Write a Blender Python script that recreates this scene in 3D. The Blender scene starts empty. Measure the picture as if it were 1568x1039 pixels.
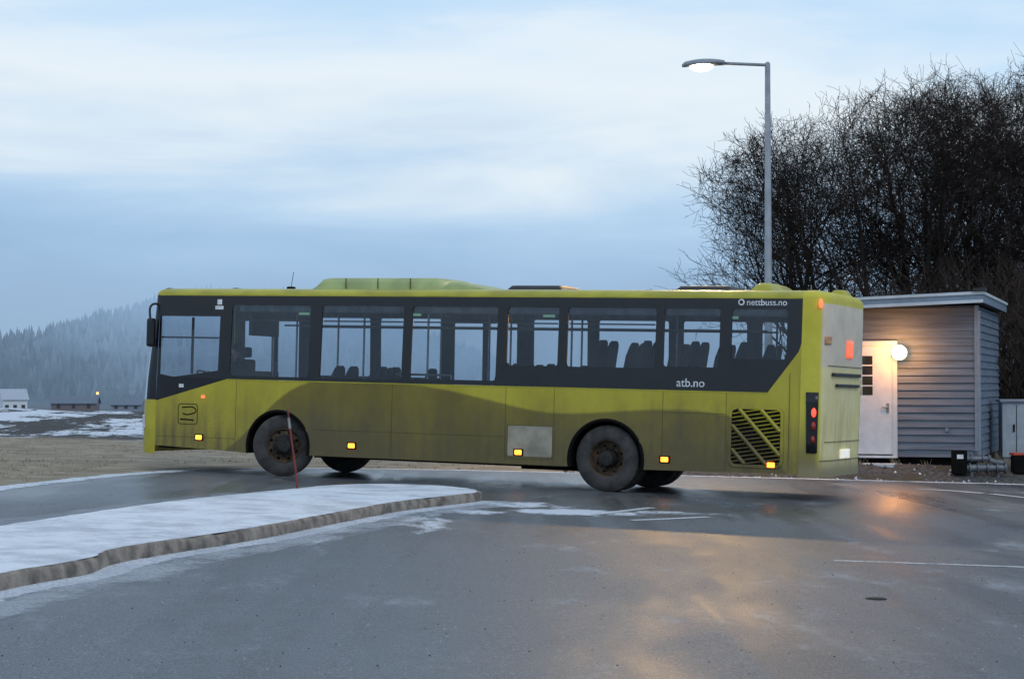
import bpy, bmesh, math, random
from mathutils import Vector, Matrix, noise
R=random.Random(7)
sc=bpy.context.scene
sc.view_settings.view_transform='Standard'; sc.view_settings.look='None'; sc.view_settings.exposure=0

# ------------------------------------------------------------------ helpers
def link(ob,parent=None):
    sc.collection.objects.link(ob)
    if parent: ob.parent=parent
    return ob
def empty(name,M=None):
    e=bpy.data.objects.new(name,None); sc.collection.objects.link(e)
    if M is not None: e.matrix_world=M
    return e
def mesh(name,v,f,mats,parent=None,smooth=False,mi=None):
    me=bpy.data.meshes.new(name); me.from_pydata([tuple(p) for p in v],[],f)
    if not isinstance(mats,(list,tuple)): mats=[mats]
    for m in mats: me.materials.append(m)
    if mi: me.polygons.foreach_set('material_index',mi)
    if smooth: me.polygons.foreach_set('use_smooth',[True]*len(me.polygons))
    me.update()
    return link(bpy.data.objects.new(name,me),parent)
class MB:
    def __init__(s): s.v=[];s.f=[];s.m=[]
    def add(s,v,f,m=0):
        o=len(s.v); s.v+= [tuple(p) for p in v]; s.f+=[tuple(i+o for i in q) for q in f]; s.m+=[m]*len(f)
    def box(s,a,b,m=0):
        x0,y0,z0=a;x1,y1,z1=b
        s.add([(x0,y0,z0),(x1,y0,z0),(x1,y1,z0),(x0,y1,z0),(x0,y0,z1),(x1,y0,z1),(x1,y1,z1),(x0,y1,z1)],
              [(0,3,2,1),(4,5,6,7),(0,1,5,4),(1,2,6,5),(2,3,7,6),(3,0,4,7)],m)
    def rbox(s,a,b,r,m=0,seg=2):
        bm=bmesh.new(); bmesh.ops.create_cube(bm,size=1)
        c=[(a[i]+b[i])/2 for i in range(3)]; d=[abs(b[i]-a[i]) for i in range(3)]
        for w in bm.verts: w.co=Vector([c[i]+w.co[i]*d[i] for i in range(3)])
        bmesh.ops.bevel(bm,geom=bm.edges[:],offset=min(r,min(d)*.45),segments=seg,affect='EDGES',profile=.6)
        bm.verts.index_update()
        s.add([tuple(w.co) for w in bm.verts],[[w.index for w in f.verts] for f in bm.faces],m); bm.free()
    def tube(s,pts,rad,n=8,m=0,cap=True):
        pts=[Vector(p) for p in pts]
        if not isinstance(rad,(list,tuple)): rad=[rad]*len(pts)
        vs=[];fs=[]
        for i,p in enumerate(pts):
            t=(pts[min(i+1,len(pts)-1)]-pts[max(i-1,0)]).normalized()
            u=t.cross(Vector((0,0,1)) if abs(t.z)<.9 else Vector((1,0,0))).normalized(); w=t.cross(u)
            for k in range(n):
                a=2*math.pi*k/n; vs.append(p+(u*math.cos(a)+w*math.sin(a))*rad[i])
        for i in range(len(pts)-1):
            for k in range(n):
                k2=(k+1)%n; fs.append((i*n+k,i*n+k2,(i+1)*n+k2,(i+1)*n+k))
        if cap: fs.append(tuple(range(n))[::-1]); fs.append(tuple((len(pts)-1)*n+k for k in range(n)))
        s.add(vs,fs,m)
    def lathe(s,prof,n=48,m=0,ms=None):
        vs=[];o=len(prof)
        for k in range(n):
            a=2*math.pi*k/n
            for (y,r) in prof: vs.append((r*math.cos(a),y,r*math.sin(a)))
        base=len(s.v); s.v+=vs
        for i in range(o-1):
            fs=[(k*o+i,((k+1)%n)*o+i,((k+1)%n)*o+i+1,k*o+i+1) for k in range(n)]
            s.f+=[tuple(j+base for j in q) for q in fs]; s.m+=[(ms[i] if ms else m)]*len(fs)
    def sphere(s,c,r,m=0,seg=16,sc_=(1,1,1)):
        bm=bmesh.new(); bmesh.ops.create_uvsphere(bm,u_segments=seg,v_segments=seg//2+2,radius=r)
        bm.verts.index_update()
        s.add([(c[0]+w.co.x*sc_[0],c[1]+w.co.y*sc_[1],c[2]+w.co.z*sc_[2]) for w in bm.verts],[[w.index for w in f.verts] for f in bm.faces],m); bm.free()
    def obj(s,name,mats,parent=None,smooth=False): return mesh(name,s.v,s.f,mats,parent,smooth,s.m)
def sm_angle(ob,ang=35):
    me=ob.data; me.polygons.foreach_set('use_smooth',[True]*len(me.polygons))
    try: me.set_sharp_from_angle(angle=math.radians(ang))
    except Exception: pass

def nt_new(name):
    m=bpy.data.materials.new(name); m.use_nodes=True; nt=m.node_tree; nt.nodes.clear()
    out=nt.nodes.new('ShaderNodeOutputMaterial'); return m,nt,out
class N:
    def __init__(s,nt): s.nt=nt
    def n(s,t,**k):
        q=s.nt.nodes.new(t)
        for a,b in k.items(): setattr(q,a,b)
        return q
    def l(s,a,b): s.nt.links.new(a,b)
    def val(s,sock,v):
        if isinstance(v,bpy.types.NodeSocket): s.l(v,sock)
        else: sock.default_value=v
    def math(s,op,a,b=0.0,c=None,clamp=False):
        q=s.n('ShaderNodeMath',operation=op,use_clamp=clamp); s.val(q.inputs[0],a); s.val(q.inputs[1],b)
        if c is not None: s.val(q.inputs[2],c)
        return q.outputs[0]
    def sstep(s,x,a,b):
        q=s.n('ShaderNodeMapRange',interpolation_type='SMOOTHSTEP'); s.val(q.inputs[0],x); q.inputs[1].default_value=a; q.inputs[2].default_value=b
        return q.outputs[0]
    def mix(s,f,a,b):
        q=s.n('ShaderNodeMix',data_type='RGBA'); s.val(q.inputs[0],f)
        for i,c in ((6,a),(7,b)):
            if isinstance(c,(tuple,list)): q.inputs[i].default_value=tuple(c)[:3]+(1,)
            else: s.l(c,q.inputs[i])
        return q.outputs[2]
    def noise(s,vec,scale,detail=4,rough=.55,dist=0):
        q=s.n('ShaderNodeTexNoise'); s.l(vec,q.inputs['Vector']); q.inputs['Scale'].default_value=scale
        q.inputs['Detail'].default_value=detail; q.inputs['Roughness'].default_value=rough; q.inputs['Distortion'].default_value=dist
        return q.outputs[0]
    def mapping(s,vec,scale=(1,1,1),rot=(0,0,0),loc=(0,0,0)):
        q=s.n('ShaderNodeMapping'); s.l(vec,q.inputs[0]); q.inputs['Scale'].default_value=scale; q.inputs['Rotation'].default_value=rot; q.inputs['Location'].default_value=loc
        return q.outputs[0]
    def bump(s,h,strength,dist=.02):
        q=s.n('ShaderNodeBump'); s.l(h,q.inputs['Height']); q.inputs['Strength'].default_value=strength; q.inputs['Distance'].default_value=dist
        return q.outputs[0]
    def bsdf(s,col,rough,spec=.5,metal=0,normal=None,coat=0,emit=None,es=0):
        q=s.n('ShaderNodeBsdfPrincipled')
        if isinstance(col,(tuple,list)): q.inputs['Base Color'].default_value=tuple(col)[:3]+(1,)
        else: s.l(col,q.inputs['Base Color'])
        s.val(q.inputs['Roughness'],rough); q.inputs['Specular IOR Level'].default_value=spec; q.inputs['Metallic'].default_value=metal
        q.inputs['Coat Weight'].default_value=coat
        if normal is not None: s.l(normal,q.inputs['Normal'])
        if emit: q.inputs['Emission Color'].default_value=tuple(emit)+(1,); q.inputs['Emission Strength'].default_value=es
        return q
def simple(name,col,rough=.5,metal=0,var=.25,scale=6,bump=0,bscale=40,spec=.5,coat=0,emit=None,es=0,stretch=(1,1,1)):
    m,nt,out=nt_new(name); g=N(nt); tc=g.n('ShaderNodeTexCoord'); v=g.mapping(tc.outputs['Object'],stretch)
    n=g.noise(v,scale,3); f=g.sstep(n,.3,.7)
    c=g.mix(f,[x*(1-var) for x in col],[min(1,x*(1+var)) for x in col])
    nn=None
    if bump: nn=g.bump(g.noise(v,bscale,3),bump)
    rr=g.math('MULTIPLY_ADD',n,.2,rough-.1)
    b=g.bsdf(c,rr,spec,metal,nn,coat,emit,es); g.l(b.outputs[0],out.inputs[0]); return m
def ss(t): t=max(0,min(1,t)); return t*t*(3-2*t)

# ------------------------------------------------------------------ terrain function
A=-.0248
def P(x): return A*(max(-30,min(30,x))-1.43)
def H(x,y):
    z=P(x)
    z+=.27*ss((y-36.9)/1.1)*ss((x-.5)/4)
    lm=1-ss((x+2)/8)
    if y>38: z+=lm*.03*noise.noise(Vector((x*.4,y*.4,0)))
    z+=lm*ss((y-50)/11)*(.30+.16*noise.noise(Vector((x*.22,y*.15,3)))+.07*noise.noise(Vector((x*1.1,y*.9,5))))
    v=ss((y-66)/150)
    return z*(1-v)+(-7)*v

# ------------------------------------------------------------------ materials: ground
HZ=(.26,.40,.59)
def mat_ground():
    m,nt,out=nt_new('ground_grass_gravel_snow_haze'); g=N(nt); tc=g.n('ShaderNodeTexCoord'); o=tc.outputs['Object']
    sp=g.n('ShaderNodeSeparateXYZ'); g.l(o,sp.inputs[0]); X,Y,Z=sp.outputs
    n1=g.noise(o,1.2,5,.65); n2=g.noise(g.mapping(o,(1,.35,1)),.5,4,.7); n3=g.noise(o,18,4,.7); 
    grass=g.mix(g.sstep(n1,.3,.7),(.26,.21,.15),(.42,.35,.26)); grass=g.mix(g.math('MULTIPLY',g.sstep(n3,.4,.8),.35),grass,(.14,.12,.08))
    grav=g.mix(g.sstep(n3,.3,.7),(.04,.04,.04),(.16,.155,.15))
    grav=g.mix(g.math('MULTIPLY',g.sstep(n1,.52,.62),.7),grav,(.09,.075,.04))
    col=g.mix(g.sstep(X,.5,2.5),grass,grav)
    bank=g.sstep(g.math('ADD',Y,g.math('MULTIPLY',n1,4)),50,53); left=g.sstep(X,6,2)
    ns=g.noise(g.mapping(o,(.5,.22,1)),1.1,7,.72)
    nl=g.noise(g.mapping(o,(.09,.06,1)),1.0,2,.5)
    snow=g.sstep(g.math('ADD',ns,g.math('ADD',g.math('MULTIPLY_ADD',nl,.35,-.17),g.math('MULTIPLY',g.sstep(X,-12,-15),.12))),.565,.62)
    bcol=g.mix(snow,g.mix(n3,(.045,.045,.048),(.11,.105,.10)),(.70,.74,.80))
    col=g.mix(g.math('MULTIPLY',bank,left),col,bcol)
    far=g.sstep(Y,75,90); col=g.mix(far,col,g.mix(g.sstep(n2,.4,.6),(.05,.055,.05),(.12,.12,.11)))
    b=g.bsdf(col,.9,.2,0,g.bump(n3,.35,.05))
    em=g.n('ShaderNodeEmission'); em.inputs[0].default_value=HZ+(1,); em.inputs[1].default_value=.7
    ms=g.n('ShaderNodeMixShader'); g.l(g.math('MULTIPLY',g.sstep(Y,100,1500),.8),ms.inputs[0]); g.l(b.outputs[0],ms.inputs[1]); g.l(em.outputs[0],ms.inputs[2])  # distance haze painted on: far ground fades into an emitted haze colour
    g.l(ms.outputs[0],out.inputs[0]); return m
def mat_asphalt():
    m,nt,out=nt_new('asphalt_wet_frosty'); g=N(nt); tc=g.n('ShaderNodeTexCoord'); o=tc.outputs['Object']
    sp=g.n('ShaderNodeSeparateXYZ'); g.l(o,sp.inputs[0]); X,Y,Z=sp.outputs
    big=g.noise(g.mapping(o,(.45,.16,1),(0,0,.5)),1.0,4,.6,.4)
    trk=g.noise(g.mapping(o,(1.5,.11,1),(0,0,-.62)),1.0,4,.55,.3)
    fine=g.noise(o,85,2,.8); fine2=g.noise(o,30,4,.8); mid=g.noise(o,7,4,.7)
    warm=g.mix(g.sstep(X,-3,4),(.145,.158,.174),(.158,.156,.158))
    col=g.mix(g.sstep(big,.35,.65),g.mix(.5,warm,(.05,.05,.055)),warm)
    trm=g.sstep(trk,.48,.60)
    col=g.mix(g.math('MULTIPLY',trm,.62),col,(.050,.050,.053))
    col=g.mix(g.math('MULTIPLY',g.sstep(fine,.55,.68),.75),col,(.46,.46,.47))
    col=g.mix(g.math('MULTIPLY',g.sstep(fine,.47,.34),.85),col,(.025,.025,.027))
    col=g.mix(g.math('MULTIPLY',g.sstep(fine2,.50,.36),.5),col,(.04,.04,.042))
    col=g.mix(g.math('MULTIPLY',g.sstep(mid,.55,.75),.3),col,(.26,.27,.28))
    fr=g.math('MULTIPLY',g.sstep(g.noise(g.mapping(o,(.7,.3,1),(0,0,-.3)),1.3,6,.75),.54,.74),.30)
    tot=None
    for (cx,cy,rx,ry,k) in ((.15,26.6,1.2,1.4,1.0),(.75,25.3,1.6,1.0,1.2),(-.5,24.9,.9,1.2,.85),(-1.0,23.0,.55,3.4,.85),(-1.9,20.6,.4,3.4,.7),(2.0,25.6,1.4,.7,.8)):
        mp=g.mapping(o,(1/rx,1/ry,0),(0,0,0),(-cx/rx,-cy/ry,0)); ln=g.n('ShaderNodeVectorMath',operation='LENGTH'); g.l(mp,ln.inputs[0])
        e=g.math('MULTIPLY',g.sstep(ln.outputs['Value'],1.15,.1),k); tot=e if tot is None else g.math('MAXIMUM',tot,e)
    fn=g.noise(g.mapping(o,(1,.45,1),(0,0,-.5)),2.3,6,.75)
    fr2=g.sstep(g.math('ADD',fn,g.math('MULTIPLY_ADD',tot,.42,-.40)),.32,.52)
    fr=g.math('MAXIMUM',fr,g.math('MULTIPLY',fr2,.95))
    col=g.mix(fr,col,(.70,.73,.78))
    rough=g.math('MULTIPLY_ADD',g.sstep(big,.3,.7),.20,.36)
    rough=g.math('ADD',rough,g.math('MULTIPLY',mid,.12)); rough=g.math('SUBTRACT',rough,g.math('MULTIPLY',trm,.07))
    rough=g.math('SUBTRACT',rough,g.math('MULTIPLY',g.sstep(Y,22,28),.13))
    rough=g.math('ADD',rough,g.math('MULTIPLY',fr,.3))
    b=g.bsdf(col,rough,.5,0,g.bump(g.math('ADD',fine,g.math('MULTIPLY',mid,.8)),.28,.006))
    g.l(b.outputs[0],out.inputs[0]); return m
def mat_frost(name,thr=.5,edge=.08,scale=2.2,col=(.75,.79,.85),stretch=(1,1,1),amax=1.0):
    m,nt,out=nt_new(name); g=N(nt); tc=g.n('ShaderNodeTexCoord'); o=tc.outputs['Object']
    at=g.n('ShaderNodeAttribute',attribute_name='fall')
    n=g.noise(g.mapping(o,stretch),scale,7,.72); n=g.math('ADD',n,g.math('MULTIPLY_ADD',at.outputs['Fac'],.45,-.45)); f=g.sstep(n,thr-edge,thr+edge)
    n2=g.noise(o,30,3,.7); f=g.math('MULTIPLY',f,g.math('MULTIPLY_ADD',g.sstep(n2,.3,.6),.6,.4)); f=g.math('MULTIPLY',f,amax)
    b=g.bsdf(col,.75,.3); tr=g.n('ShaderNodeBsdfTransparent'); ms=g.n('ShaderNodeMixShader')
    g.l(f,ms.inputs[0]); g.l(tr.outputs[0],ms.inputs[1]); g.l(b.outputs[0],ms.inputs[2]); g.l(ms.outputs[0],out.inputs[0]); return m
def mat_snow_top():
    m,nt,out=nt_new('island_snow'); g=N(nt); o=g.n('ShaderNodeTexCoord').outputs['Object']
    n=g.noise(o,1.6,7,.7); n2=g.noise(o,25,4,.7); n3=g.noise(g.mapping(o,(1,.4,1)),5,5,.7)
    col=g.mix(g.sstep(n,.35,.60),(.56,.58,.62),(.82,.85,.89)); col=g.mix(g.math('MULTIPLY',g.sstep(n2,.52,.72),.4),col,(.33,.33,.34)); col=g.mix(g.math('MULTIPLY',g.sstep(n3,.58,.72),.45),col,(.38,.37,.36))
    b=g.bsdf(col,.7,.3,0,g.bump(g.math('ADD',n,g.math('MULTIPLY',n2,.3)),.4,.03)); g.l(b.outputs[0],out.inputs[0]); return m

M_ground=mat_ground(); M_asph=mat_asphalt(); M_snow=mat_snow_top()
xs=[-5000,-2500,-1200,-700,-400,-250,-150,-90,-60,-45]+[-35+.5*i for i in range(141)]+[45,60,90,150,250,400,700,1200,2500,5000]
ys=[-200,-60,-20,0,10,20,30,34]+[36+.5*i for i in range(90)]+[82,86,92,100,112,126,142,160,180,200,216,260,330,450,600,900,1500,3000,6000]
v=[(x,y,H(x,y)) for y in ys for x in xs]; nx=len(xs)
f=[(j*nx+i,j*nx+i+1,(j+1)*nx+i+1,(j+1)*nx+i) for j in range(len(ys)-1) for i in range(nx-1)]
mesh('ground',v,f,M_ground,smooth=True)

def catmull(pts,n=6,closed=False):
    out=[];L=len(pts)
    rng=range(L) if closed else range(L-1)
    for i in rng:
        g=(lambda k: Vector(pts[k%L])) if closed else (lambda k: Vector(pts[max(0,min(L-1,k))]))
        p0,p1,p2,p3=g(i-1),g(i),g(i+1),g(i+2)
        for k in range(n):
            t=k/n; out.append(.5*((2*p1)+(p2-p0)*t+(2*p0-5*p1+4*p2-p3)*t*t+(3*p1-p0-3*p2+p3)*t**3))
    if not closed: out.append(Vector(pts[-1]))
    return out
edge=[(-10.5,-30),(-10.2,0),(-9.2,12),(-8.2,21),(-7.3,27.8),(-6.3,33.0),(-4.7,35.7),(-1.2,36.8),(3,36.9),(12,36.6),(29.5,36.0)]
ec=catmull(edge,8)
poly=[(p.x,p.y) for p in ec]+[(29.5,-30)]
mesh('asphalt_road',[(x,y,P(x)+.004) for x,y in poly],[tuple(range(len(poly)))[::-1]],M_asph)
def strip(name,pts,w,h,mat,n=6,jit=0,soft=True):
    c=catmull(pts,n); vs=[];fs=[];fa=[]
    cols=[(-1,0),(-.5,.8),(0,1),(.5,.8),(1,0)] if soft else [(-1,.55),(-.8,1),(0,1),(.8,1),(1,.55)]
    for i,p in enumerate(c):
        t=(c[min(i+1,len(c)-1)]-c[max(i-1,0)]).normalized(); nn=Vector((-t.y,t.x)); j=jit*R.uniform(-1,1)
        for (u,fl) in cols:
            q=p+nn*(w/2*u+j); vs.append((q.x,q.y,P(q.x)+h)); fa.append(fl)
        if i:
            for k in range(4): fs.append((5*i-5+k,5*i-4+k,5*i+1+k,5*i+k))
    ob=mesh(name,vs,fs,mat); at=ob.data.attributes.new('fall','FLOAT','POINT'); at.data.foreach_set('value',fa); return ob
M_verge=mat_frost('verge_snow_mat',.34,.10,2.0,(.8,.84,.9))
M_line=mat_frost('road_paint_worn',.34,.12,3.0,(.75,.76,.78))
M_line2=mat_frost('road_paint_faint',.40,.10,2.5,(.75,.75,.75),amax=.9)
strip('snow_verge',[(p[0]+.22,p[1]-.1) for p in edge[2:10]],.62,.009,M_verge,8,.03)
isl=[(-4.9,6),(-4.1,12),(-3.78,14.5),(-3.42,15.9),(-3.34,17.1),(-2.54,19.8),(-1.49,24.27),(-.75,26.3),(-.42,27.3),(-.6,28.2),(-1.1,28.8),(-1.9,28.9),(-2.6,28.2),(-3.05,27.0),(-4.15,23.6),(-5.0,19.4),(-5.9,14.5),(-6.7,6)]
ic=catmull(isl,6,True)
def offset(c,d):
    out=[];L=len(c)
    for i in range(L):
        t=(c[(i+1)%L]-c[i-1]).normalized(); out.append(c[i]+Vector((t.y,-t.x))*d)
    return out
cen=sum(ic,Vector((0,0)))/len(ic)
sgn=1 if (offset(ic,.1)[30]-ic[30]).dot(cen-ic[30])>0 else -1
fineL=[]
for i in range(len(ic)):
    a,b=ic[i],ic[(i+1)%len(ic)]; k=max(1,int((b-a).length/.12)); fineL+=[a.lerp(b,t/k) for t in range(k)]
ic=fineL
rings=[(0,-.02),(.0,.04),(.012,.095),(.03,.118),(.06,.127)]
kv=[];kf=[];Lc=len(ic)
for ri,(d,h) in enumerate(rings):
    for i,q in enumerate(offset(ic,sgn*d)):
        w=.022*noise.noise(Vector((q.x*3,q.y*3,0)))+.010*noise.noise(Vector((q.x*9,q.y*9,h*20)))
        hh=h+(.030*noise.noise(Vector((q.x*1.7,q.y*1.7,4)))+.012*noise.noise(Vector((q.x*8,q.y*8,h*30))) if h>.05 else 0)
        kv.append((q.x+w,q.y+w,P(q.x)+min(hh,.128)))
for j in range(len(rings)-1):
    for i in range(Lc): kf.append((j*Lc+i,j*Lc+(i+1)%Lc,(j+1)*Lc+(i+1)%Lc,(j+1)*Lc+i))
isl_e=empty('traffic_island')
M_kerb=simple('kerb_stone',(.24,.20,.165),.8,0,.5,5,.6,30)
mesh('kerb',kv,kf,M_kerb,isl_e,True)
off=offset(ic,sgn*.05)
sv=[];sf=[]
c2=offset(ic,sgn*.35)
for q in off:
    w=.035*noise.noise(Vector((q.x*4,q.y*4,9)))+.02*noise.noise(Vector((q.x*13,q.y*13,9)))
    sv.append((q.x+w,q.y+w,P(q.x)+.126))
for q in c2: sv.append((q.x,q.y,P(q.x)+.135+.01*noise.noise(Vector((q.x*2,q.y*2,1)))))
for i in range(Lc): sf.append((i,(i+1)%Lc,Lc+(i+1)%Lc,Lc+i))
sf.append(tuple(Lc+i for i in range(Lc)))
mesh('snow_cover',sv,sf,M_snow,isl_e)
ne=[Vector(p) for p in isl[1:9]]
strip('kerb_snow',[(p.x+.12,p.y-.04) for p in ne],.42,.008,mat_frost('kerb_snow_mat',.30,.10,2.2,(.74,.77,.82)),8,.02)
strip('kerb_frost',[(p.x+.38,p.y-.12) for p in ne],1.1,.010,mat_frost('kerb_frost_mat',.42,.12,1.6,(.6,.63,.68),(1,.6,1),.6),8,.03)
strip('island_edge_line',[(-6.5,14),(-5.55,19.4),(-4.55,23.8),(-3.6,27.3)],.13,.009,M_line,6,0,False)
strip('island_frost',[(-6.6,14),(-5.6,19.4),(-4.6,23.8),(-3.7,27.5)],1.4,.012,mat_frost('far_frost',.42,.12,1.1,(.5,.54,.6),(1,.4,1),.45),6,.03)
strip('lane_marking',[(3.1,18.95),(3.75,18.87),(4.95,18.72),(7,18.4)],.13,.008,M_line2,6,0,False)
strip('lane_marking',[(1.45,24.0),(1.75,24.25),(2.5,25.0)],.14,.008,M_line,6,0,False)
strip('lane_marking',[(.9,24.6),(1.3,25.4),(1.9,26.6)],.16,.012,M_line2,6,0,False)
strip('lane_marking',[(7.0,33.9),(7.5,33.5),(7.9,32.9)],.22,.009,M_line,6,0,False)
strip('lane_marking',[(8.0,32.8),(8.3,31.9),(8.8,30.6)],.16,.009,M_line,6,0,False)
mb=MB(); mb.tube([(2.87,15.5,P(2.87)-.02),(2.87,15.5,P(2.87)+.010)],.085,20); mb.tube([(2.87,15.5,P(2.87)+.010),(2.87,15.5,P(2.87)+.014)],.065,20)
mb.obj('valve_cover',simple('cast_iron',(.03,.028,.026),.8,.1))
mb=MB()
for i in range(1400):
    y=R.uniform(9,30); x=R.uniform(-.27,.27)*y; r=R.uniform(.003,.010)
    z=P(x)+.003; o=len(mb.v); a0=R.random()*6
    mb.v+=[(x+r*math.cos(a0+k*1.57),y+r*math.sin(a0+k*1.57),z) for k in range(4)]+[(x,y,z+r*.9)]
    mb.f+=[(o+k,o+(k+1)%4,o+4) for k in range(4)]; mb.m+=[1 if R.random()<.5 else 0]*4
mb.obj('road_grit',[simple('grit_dark',(.04,.038,.036),.9),simple('grit_light',(.4,.39,.38),.9)])

# ------------------------------------------------------------------ distant hills
def mat_painted_haze(name,c1,c2,lo,hi,zl,zh):
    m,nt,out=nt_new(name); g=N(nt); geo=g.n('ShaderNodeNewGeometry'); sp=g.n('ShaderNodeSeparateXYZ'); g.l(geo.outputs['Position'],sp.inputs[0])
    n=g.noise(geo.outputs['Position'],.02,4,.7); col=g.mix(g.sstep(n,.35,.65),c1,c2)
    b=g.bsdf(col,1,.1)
    em=g.n('ShaderNodeEmission'); em.inputs[0].default_value=HZ+(1,); em.inputs[1].default_value=1.0  # haze painted into the material as emission, thicker upward and to the right
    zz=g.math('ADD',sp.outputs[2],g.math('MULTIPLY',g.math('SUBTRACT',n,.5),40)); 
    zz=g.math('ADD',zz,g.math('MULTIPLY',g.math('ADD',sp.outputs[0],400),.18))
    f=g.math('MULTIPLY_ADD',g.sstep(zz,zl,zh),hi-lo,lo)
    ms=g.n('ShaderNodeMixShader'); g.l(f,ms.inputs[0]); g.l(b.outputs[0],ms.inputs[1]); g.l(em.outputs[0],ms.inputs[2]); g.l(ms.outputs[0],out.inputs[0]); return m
M_hill=mat_painted_haze('hill_painted_haze',(.02,.03,.025),(.05,.06,.05),.34,1.0,24,92)
def ridge(x):
    if x<-180:
        return max(-2,min(63,22+(x+392)*.27)) if x>-600 else -2+ 0
    return 63-ss((x+180)/260)*67
def hz(x,y):
    return -8+(ridge(x)+8)*ss((y-820)/680)+(4*noise.noise(Vector((x*.01,y*.01,0))) if y>900 else 0)
hx=[-1600+25*i for i in range(80)]; hy=[800+35*i for i in range(34)]
def hz2(x,y): return hz(x,y) if y<=1500 else hz(x,1500)-.06*(y-1500)
v=[(x,y,hz2(x,y)) for y in hy for x in hx]; nx=len(hx)
f=[(j*nx+i,j*nx+i+1,(j+1)*nx+i+1,(j+1)*nx+i) for j in range(len(hy)-1) for i in range(nx-1)]
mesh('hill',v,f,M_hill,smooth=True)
mb=MB()
for i in range(6500):
    x=R.uniform(-560,60)
    y=R.uniform(860,1500) if i<4800 else R.uniform(1455,1515)
    if noise.noise(Vector((x*.012,y*.012,7)))<-.28 and y<1400: continue
    z=hz2(x,y)-1; h=R.uniform(7,13)*(1.25 if R.random()<.1 else 1); r=h*.2
    for (a,b,rr) in ((.05,.6,r),(.4,1.0,r*.62)):
        o=len(mb.v); ph=R.random()
        mb.v+=[(x+rr*math.cos(ph+k*1.2566),y+rr*math.sin(ph+k*1.2566),z+h*a) for k in range(5)]+[(x,y,z+h*b)]
        mb.f+=[(o+k,o+(k+1)%5,o+5) for k in range(5)]; mb.m+=[0]*5
mb.obj('conifer_forest',M_hill)  # trees share the hill's painted haze emission
M_wh=simple('distant_white_wall',(.75,.77,.8),.8); M_rd=simple('hazed_red_wall',(.20,.17,.18),.8); M_rf=simple('hazed_roof',(.16,.20,.25),.8); M_rf2=simple('hazed_snow_roof',(.45,.50,.57),.8); M_gr=simple('hazed_grey_wall',(.25,.28,.33),.8)  # distance haze mixed into the bluish, muted wall and roof colours
def house(name,x,y,w,d,h,rh,mw,mr,rot):
    M=Matrix.Translation((x,y,-7.2))@Matrix.Rotation(rot,4,'Z'); e=empty(name,M)
    b=MB(); b.box((-w/2,-d/2,0),(w/2,d/2,h)); b.add([(-w/2,-d/2,h),(-w/2,d/2,h),(-w/2,0,h+rh),(w/2,-d/2,h),(w/2,d/2,h),(w/2,0,h+rh)],[(0,1,2),(3,5,4)])
    b.obj('walls',mw,e)
    b=MB(); t=.25; 
    for s in (-1,1): b.add([(-w/2-.5,s*(d/2+.5),h-.3),(w/2+.5,s*(d/2+.5),h-.3),(w/2+.5,0,h+rh+.1),(-w/2-.5,0,h+rh+.1),(-w/2-.5,s*(d/2+.5),h-.3+t),(w/2+.5,s*(d/2+.5),h-.3+t),(w/2+.5,0,h+rh+.1+t),(-w/2-.5,0,h+rh+.1+t)],[(0,1,2,3),(4,5,6,7),(0,1,5,4),(1,2,6,5),(0,3,7,4)])
    b.obj('roof',mr,e); b=MB()
    for i in range(3):
        xx=-w/2+w*(i+.5)/3; b.box((xx-.6,-d/2-.06,1.2),(xx+.6,-d/2-.01,2.6))
    b.obj('windows',simple('distant_window',(.05,.06,.07),.3),e)
house('farm_house',-163,640,8,6,4.4,3.0,M_wh,M_rf2,.5)
house('farm_barn',-147,660,15,7,3.0,2.0,M_rd,M_rf,.05)
house('farm_barn',-127,650,10,7,2.6,1.4,M_gr,M_rf,-.1)
house('farm_barn',-112,690,14,6,2.2,1.4,M_rd,M_rf,.1)
mb=MB(); mb.tube([(-137,648,-7),(-137,648,-.9)],.1,6); mb.sphere((-137,647.8,-.9),.42,1,10)
M_sod=simple('sodium_bulb',(1,.5,.1),.5,emit=(1,.30,.05),es=5)
mb.obj('valley_lamp',[M_rf,M_sod])
for (x,y) in ((-310,1150),(-290,1010)):
    mb=MB(); z=hz2(x,y); mb.tube([(x,y,z-1),(x,y,z+11)],.15,5); mb.sphere((x,y-.5,z+11),.7,1,8); mb.obj('hillside_lamp',[M_rf,simple('cool_bulb',(.8,.9,1),.5,emit=(.6,.8,1),es=.9)])

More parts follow.
